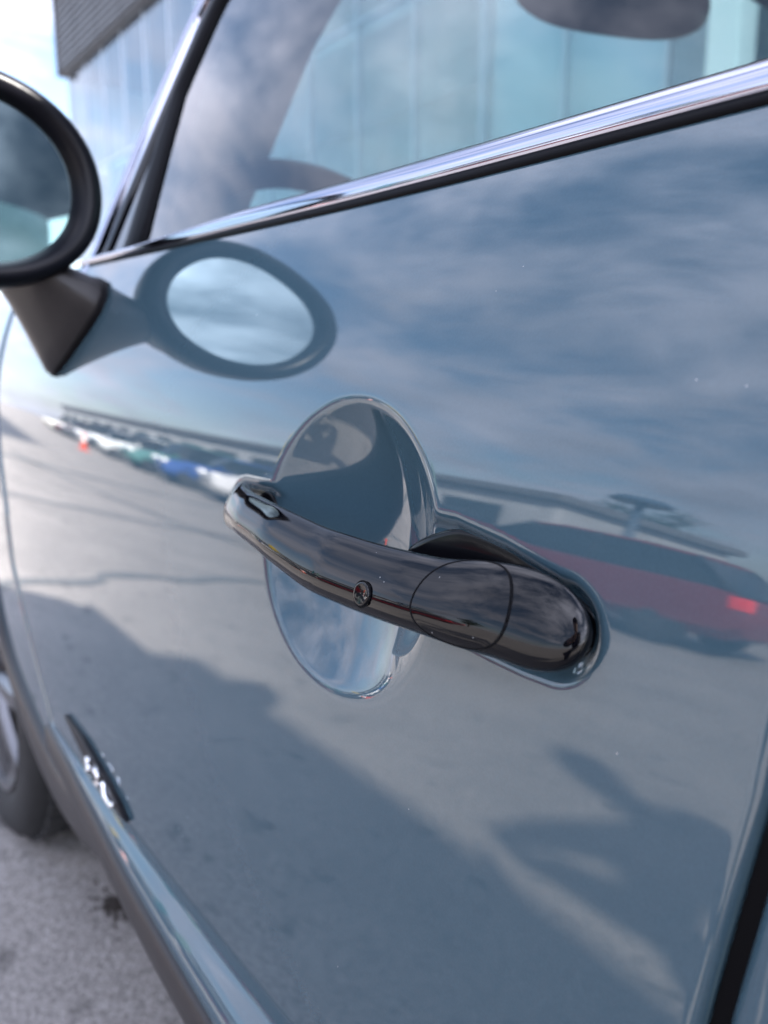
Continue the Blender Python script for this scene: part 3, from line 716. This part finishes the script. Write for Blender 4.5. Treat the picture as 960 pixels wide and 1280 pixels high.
# ------------------------------------------------------------------ other vehicles and street things mirrored in the paint
def vehicle(name, x, y, rz, col, label, L_=4.3, hh=1.48, group=None, suv=False):
    pm = mat('paint_'+name, col, .06, 0, 1.5); dk = bpy.data.materials.get('dark_window') or mat('dark_window', (.012, .015, .018), .03)
    tl = bpy.data.materials.get('tail_lamp_red') or mat('tail_lamp_red', (.8, .02, .015), .1); hl = bpy.data.materials.get('head_lamp') or mat('head_lamp', (.8, .82, .85), .08)
    root = empty('parked_vehicle', (0, 0, 0), label, 'car', group); W_ = .88
    hb = .98 if suv else .90
    prof = [(-.5, .42, .50, .82), (-.485, .30, .66, .93), (-.44, .24, .74, .98), (-.28, .22, hb-.02, 1), (-.1, .22, hb, 1), (.15, .22, hb, 1), (.36, .22, hb+.02, 1), (.455, .26, hb, .98), (.49, .34, hb-.10, .93), (.5, .45, .72, .84)]
    rg = []
    for t, zl, zh, wk in prof:
        X = t*L_; w = W_*wk; zm = (zl+zh)/2
        rg.append([Vector((X, s_*w*a, zz_)) for s_, a, zz_ in ((-1, .86, zl), (-1, 1, zl+.12), (-1, 1.01, zm), (-1, .96, zh-.05), (-1, .86, zh), (1, .86, zh), (1, .96, zh-.05), (1, 1.01, zm), (1, 1, zl+.12), (1, .86, zl))])
    mk('body', *loft(rg), pm, root, 'auto')
    cp = [(-.20, hb-.02, .84), (-.06, hh-.06, .70), (.02, hh, .67), (.22, hh+.005, .66), (.36, hh-.05, .66), (.46, hb+.02, .80)]
    base = [Vector((t*L_, s_*W_*.87, hb-.03)) for t, s_ in ((-.20, -1), (.46, -1))]
    V = []; 
    for t, z, k in cp: V += [Vector((t*L_, -W_*k, z)), Vector((t*L_, W_*k, z))]
    # cabin as loft across: lower outline + upper outline
    lo = [(-.22, hb-.03), (-.06, hb-.03), (.02, hb-.03), (.22, hb-.03), (.36, hb-.03), (.475, hb-.03)]
    V = []; F = []
    for s_ in (-1, 1):
        for (t, z) in lo: V.append(Vector((t*L_, s_*W_*.90, z)))
        for (t, z, k) in cp: V.append(Vector((t*L_, s_*W_*k, z-.025)))
    for b0 in (0, 12):
        for i in range(5): F.append((b0+i, b0+i+1, b0+i+7, b0+i+6))
    for i in range(5): F.append((6+i, 7+i, 19+i, 18+i))
    F += [(0, 6, 18, 12), (5, 11, 23, 17)]
    mk('windows', V, F, dk, root, False)
    rf = [(t, z, k) for t, z, k in cp[1:5]]
    mk('roof', *loft([[Vector((t*L_, s_*W_*k*a, z+dz)) for s_, a, dz in ((-1, 1.02, -.03), (-1, .96, .01), (-.5, 1, .03), (.5, 1, .03), (1, .96, .01), (1, 1.02, -.03))] for t, z, k in rf]), pm, root, 'auto')
    for s_ in (-1, 1):
        for t0, z0, t1, z1 in ((-.19, hb, -.055, hh-.05), (.13, hb, .12, hh-.01), (.45, hb, .355, hh-.06)):
            mk('pillar', *tubeVF([(t0*L_, s_*W_*.885, z0), (t1*L_, s_*W_*.70, z1)], .035, 6), dk, root)
        for X in (-.32*L_, .31*L_):
            c = [[Vector((X+r*math.cos(a), s_*(W_*.98+d), .32+r*math.sin(a))) for a in np.linspace(0, 2*math.pi, 28, endpoint=False)] for r, d in ((.30, -.2), (.32, -.17), (.32, -.02), (.30, .012), (.22, .015))]
            whl = mk('wheel', *loft(c), TYRE, root, 'auto')
            c = [[Vector((X+r*math.cos(a), s_*(W_*.98+d), .32+r*math.sin(a))) for a in np.linspace(0, 2*math.pi, 20, endpoint=False)] for r, d in ((.215, .005), (.21, .02), (.15, .016), (.03, .024))]
            mk('rim', *loft(c), RIM, whl, 'auto')
        mk('tail_light', *boxVF((.455*L_, s_*W_*.93-.09, hb-.24), (.500*L_, s_*W_*.93+.045, hb-.06), .02), tl, root)
        mk('headlight', *boxVF((-.497*L_, s_*W_*.80-.16, .62), (-.455*L_, s_*W_*.80+.10, .76), .02), hl, root)
        mk('wing_mirror', *boxVF((-.165*L_, s_*W_*1.08-.09, hb-.01), (-.135*L_, s_*W_*1.08+.09, hb+.13), .02), pm, root)
    root.location = (x, y, 0); root.rotation_euler = (0, 0, rz)
    return root
vehicle('red', -5.6, -7.0, math.radians(-4), (.13, .012, .014), 'dark red car parked across the lane with red tail lights, mirrored in the door', 4.6, 1.42, None, False)
cols = [((.03, .035, .04), 'black', ''), ((.55, .56, .58), 'silver', ''), ((.02, .06, .22), 'bright blue', ''), ((.06, .16, .15), 'dark green', ''), ((.50, .52, .53), 'white', ''), ((.05, .10, .13), 'teal', ''), ((.40, .42, .45), 'light grey', ''), ((.08, .08, .09), 'charcoal', ''),
        ((.10, .03, .03), 'maroon', ''), ((.60, .60, .55), 'cream', ''), ((.03, .03, .08), 'navy', ''), ((.30, .28, .22), 'tan', '')]
for i, (c, n, _) in enumerate(cols):
    vehicle(n.replace(' ', '_'), -10.5-3.3*i, -8.2-.22*i+rnd.uniform(-.3, .3), math.radians(-80+rnd.uniform(-5, 5)), c, n+' car in the long row across the yard, mirrored in the door', 4.2, 1.5+.2*(i % 2), 'cars in the long row')
CONE = mat('cone_orange', (.75, .10, .03), .5); CW = mat('cone_white', (.8, .8, .8), .5)
def cone(x, y, label):
    r = empty('traffic_cone', (x, y, 0), label, 'cone', 'cones in the yard')
    cr = lambda q, z: [Vector((x+q*math.cos(a), y+q*math.sin(a), z)) for a in np.linspace(0, 2*math.pi, 24, endpoint=False)]
    mk('base', *boxVF((x-.2, y-.2, .005), (x+.2, y+.2, .04), .01), CONE, r, False)
    mk('body', *loft([cr(.14, .04), cr(.03, .70), cr(.02, .71)]), CONE, r); mk('band', *loft([cr(.094, .34), cr(.070, .50)], False, False), CW, r)
cone(-8.6, -5.2, 'orange traffic cone before the near end of the long car row'); cone(-22, -5.6, 'orange traffic cone before the far end of the long car row')
def flag(x, y, h, col, label):
    m = mat('flag_cloth', tuple(q*.6 for q in col), .8); r = empty('feather_flag', (x, y, 0), label, 'flag', 'flags over the yard')
    mk('pole', *tubeVF([(x, y, 0), (x, y, h)], .03, 8), FRAME, r)
    V = []; 
    for i in range(13):
        t = i/12; ww = .55*math.sin(math.pi*(.12+.8*t))**.6
        for j in range(5): V.append((x+.03+ww*j/4, y+.08*math.sin(3*t+j*.9), h-.1-(h*.55)*t))
    mk('cloth', V, gridF(5, 13), m, r)
flag(-22, -13, 4.4, (.75, .55, .05), 'yellow feather flag over the long car row'); flag(-15, -11, 3.6, (.04, .16, .18), 'teal feather flag over the near end of the long car row'); flag(-13.6, -11, 3.5, (.20, .32, .30), 'pale green feather flag over the near end of the long car row')
# yard lamp
px, py = -9.2, -13.1
pr = empty('yard_lamp', (px, py, 0), 'slim yard lamp with flat round head standing across the yard', 'lamp')
LMP = mat('lamp_blue_grey', (.04, .07, .11), .5)
mk('pole', *tubeVF([(px, py, 0), (px, py, 3.5)], [.13, .10], 10), LMP, pr)
cr = lambda q, z: [Vector((px+q*math.cos(a), py+q*math.sin(a), z)) for a in np.linspace(0, 2*math.pi, 28, endpoint=False)]
mk('lamp_head', *loft([cr(.60, 3.45), cr(.66, 3.52), cr(.5, 3.68), cr(.05, 3.74)], True, True), LMP, pr, 'auto')
mk('base', *loft([cr(.2, .0), cr(.2, .08), cr(.1, .12)]), LMP, pr, 'auto')
# low long hall behind the far row
HALLW = addnoise(mat('hall_wall', (.30, .31, .32), .8), .5, .2)
hall = empty('low_hall', (-48, -24, 0), 'long low pale hall far across the yard', 'building')
mk('wall', *boxVF((-84, -30, 0), (-16, -19, 3.9)), HALLW, hall, False); mk('roof', *boxVF((-84.5, -30.5, 3.9), (-15.5, -18.5, 4.4), .1), LOUV, hall, False)
for i in range(14): mk('window', *boxVF((-82+4.7*i, -18.99, 1.2), (-79.2+4.7*i, -18.9, 3)), bpy.data.materials['dark_window'], hall, False)
LEAF = addnoise(mat('leaf', (.05, .085, .035), .6), 3, .4); BARK = mat('bark', (.08, .06, .045), .9)
def tree(x, y, h, label):
    r = empty('tree', (x, y, 0), label, 'tree', 'trees beyond the hall')
    tk = tubeVF([(x, y, 0), (x+.1, y, h*.35), (x, y+.1, h*.7)], [.16, .11, .04], 8)
    lb = [tubeVF([(x+.05, y, h*(.3+.08*k)), (x+math.cos(k*2.1)*h*.2, y+math.sin(k*2.1)*h*.2, h*(.5+.09*k))], [.06, .02], 6) for k in range(5)]
    mk('trunk', *joinVF(tk, *lb), BARK, r)
    V, F = [], []; cl_ = [Vector((rnd.gauss(0, .16)*h, rnd.gauss(0, .16)*h, h*(.62+rnd.gauss(0, .13)))) for _ in range(26)]
    for k in range(2600):
        c = cl_[k % 26]; p = Vector((x, y, 0))+c+Vector((rnd.gauss(0, 1), rnd.gauss(0, 1), rnd.gauss(0, .8)))*h*.055
        a = Vector((rnd.gauss(0, 1), rnd.gauss(0, 1), rnd.gauss(0, 1))).normalized(); b = a.orthogonal(); o = len(V)
        V += [p-a*.12, p+b*.06, p+a*.12, p-b*.06]; F.append((o, o+1, o+2, o+3))
    mk('crown', V, F, LEAF, r, False)
for x, y, h, l in ((-22, -33, 8, 'tallest leafy tree behind the hall'), (-40, -34, 7, 'broad leafy tree behind the middle of the hall'), (-58, -35, 7.6, 'leafy tree behind the far end of the hall'), (-9, -24, 6.2, 'leafy tree beside the near end of the hall')): tree(x, y, h, l)

# ------------------------------------------------------------------ photographer (only mirrored / casting a shadow) and phone
DARKCL = addnoise(mat('dark_clothing', (.02, .022, .028), .9), 40, .3); SKINM = mat('skin', (.45, .27, .20), .5)
def skin_body():
    J = {'pel': ((.68, -.50, .62), .18), 'wst': ((.61, -.49, .78), .19), 'chs': ((.46, -.46, 1.04), .20), 'nek': ((.36, -.44, 1.20), .07), 'hd0': ((.33, -.435, 1.26), .075), 'hd1': ((.285, -.42, 1.34), .10), 'hd2': ((.29, -.425, 1.42), .08),
         'hpl': ((.68, -.63, .60), .13), 'knl': ((.28, -.70, .50), .095), 'anl': ((.56, -.68, .09), .055), 'tol': ((.40, -.70, .045), .04),
         'hpr': ((.68, -.37, .60), .13), 'knr': ((.17, -.27, .66), .11), 'anr': ((.30, -.30, .09), .06), 'tor': ((.14, -.29, .045), .04),
         'shl': ((.36, -.66, 1.10), .10), 'ell': ((.14, -.50, .90), .085), 'wrl': ((.03, -.22, .90), .058), 'hnl': ((-.005, -.11, .89), .034),
         'shr': ((.45, -.26, 1.10), .10), 'elr': ((.33, -.15, .86), .095), 'wrr': ((.19, -.09, .90), .058), 'hnr': ((.135, -.085, .885), .034)}
    Eg = ['pel wst', 'wst chs', 'chs nek', 'nek hd0', 'hd0 hd1', 'hd1 hd2', 'pel hpl', 'hpl knl', 'knl anl', 'anl tol', 'pel hpr', 'hpr knr', 'knr anr', 'anr tor', 'chs shl', 'shl ell', 'ell wrl', 'wrl hnl', 'chs shr', 'shr elr', 'elr wrr', 'wrr hnr']
    # fingers
    for sd, base, out_ in (('l', Vector((-.005, -.11, .89)), Vector((.35, .8, .2))), ('r', Vector((.135, -.085, .885)), Vector((-.45, .8, .2)))):
        for k in range(5):
            o = Vector(((k-2)*.003, (k-2)*.004, (k-2)*.017)); d = out_.normalized()
            a = base+o+d*.03; b = a+d*.03+Vector((0, .0, .004)); c = b+Vector((.02 if sd == 'l' else -.02, .004, 0))
            for q, v, r in ((0, a, .010), (1, b, .009), (2, c, .008)): J[f'f{sd}{k}{q}'] = (tuple(v), r)
            Eg += [f'hn{sd} f{sd}{k}0', f'f{sd}{k}0 f{sd}{k}1', f'f{sd}{k}1 f{sd}{k}2']
    ks = list(J); ix = {k: i for i, k in enumerate(ks)}; org = Vector((.58, -.48, 0))
    me = bpy.data.meshes.new('person'); me.from_pydata([Vector(J[k][0])-org for k in ks], [tuple(ix[q] for q in e.split()) for e in Eg], [])
    o = bpy.data.objects.new('person', me); sc.collection.objects.link(o); o.location = org
    md = o.modifiers.new('skin', 'SKIN'); md.use_smooth_shade = True
    for i, k in enumerate(ks): me.skin_vertices[0].data[i].radius = (J[k][1],)*2; me.skin_vertices[0].data[i].use_root = (k == 'pel')
    sb = o.modifiers.new('sub', 'SUBSURF'); sb.levels = 1; sb.render_levels = 1
    dg = bpy.context.evaluated_depsgraph_get(); m2 = bpy.data.meshes.new_from_object(o.evaluated_get(dg)); o.modifiers.clear(); o.data = m2
    m2.materials.clear(); m2.materials.append(DARKCL); m2.materials.append(SKINM)
    for p in m2.polygons:
        c = p.center+org
        p.material_index = 1 if (c.z > 1.22 or (c.x < .15 and c.y > -.16 and c.z < 1.05 and c.z > .8)) else 0; p.use_smooth = True
    return tag(o, 'person in dark clothes crouching beside the car and holding up a phone', 'person')
person = skin_body()
hair = mk('hair', *loft([[Vector((.302+r*math.cos(a), -.427+r*math.sin(a), z-.32)) for a in np.linspace(0, 2*math.pi, 24, endpoint=False)] for r, z in ((.085, 1.66), (.103, 1.70), (.100, 1.75), (.07, 1.80), (.01, 1.82))]), RUBBER)
wm = hair.location-person.location; hair.parent = person; hair.location = wm
PH = Vector((0, 0, H))-CD*.012
def plate(cx, cy, w_, h_, d0, d1): return [PH+CR*(cx+sx*w_/2)+CU*(cy+sy*h_/2)-CD*d for d in (d0, d1) for sx, sy in ((-1, -1), (1, -1), (1, 1), (-1, 1))], [(0, 1, 2, 3), (7, 6, 5, 4), (0, 4, 5, 1), (1, 5, 6, 2), (2, 6, 7, 3), (3, 7, 4, 0)]
phone = empty('phone', PH+CU*-.12, 'slim dark phone held up towards the door handle', 'phone')
mk('case', *plate(.022, -.058, .074, .150, 0, .008), SATIN, phone, False)
mk('screen', *plate(.022, -.058, .068, .142, .0082, .0086), bpy.data.materials['dark_window'], phone, False)
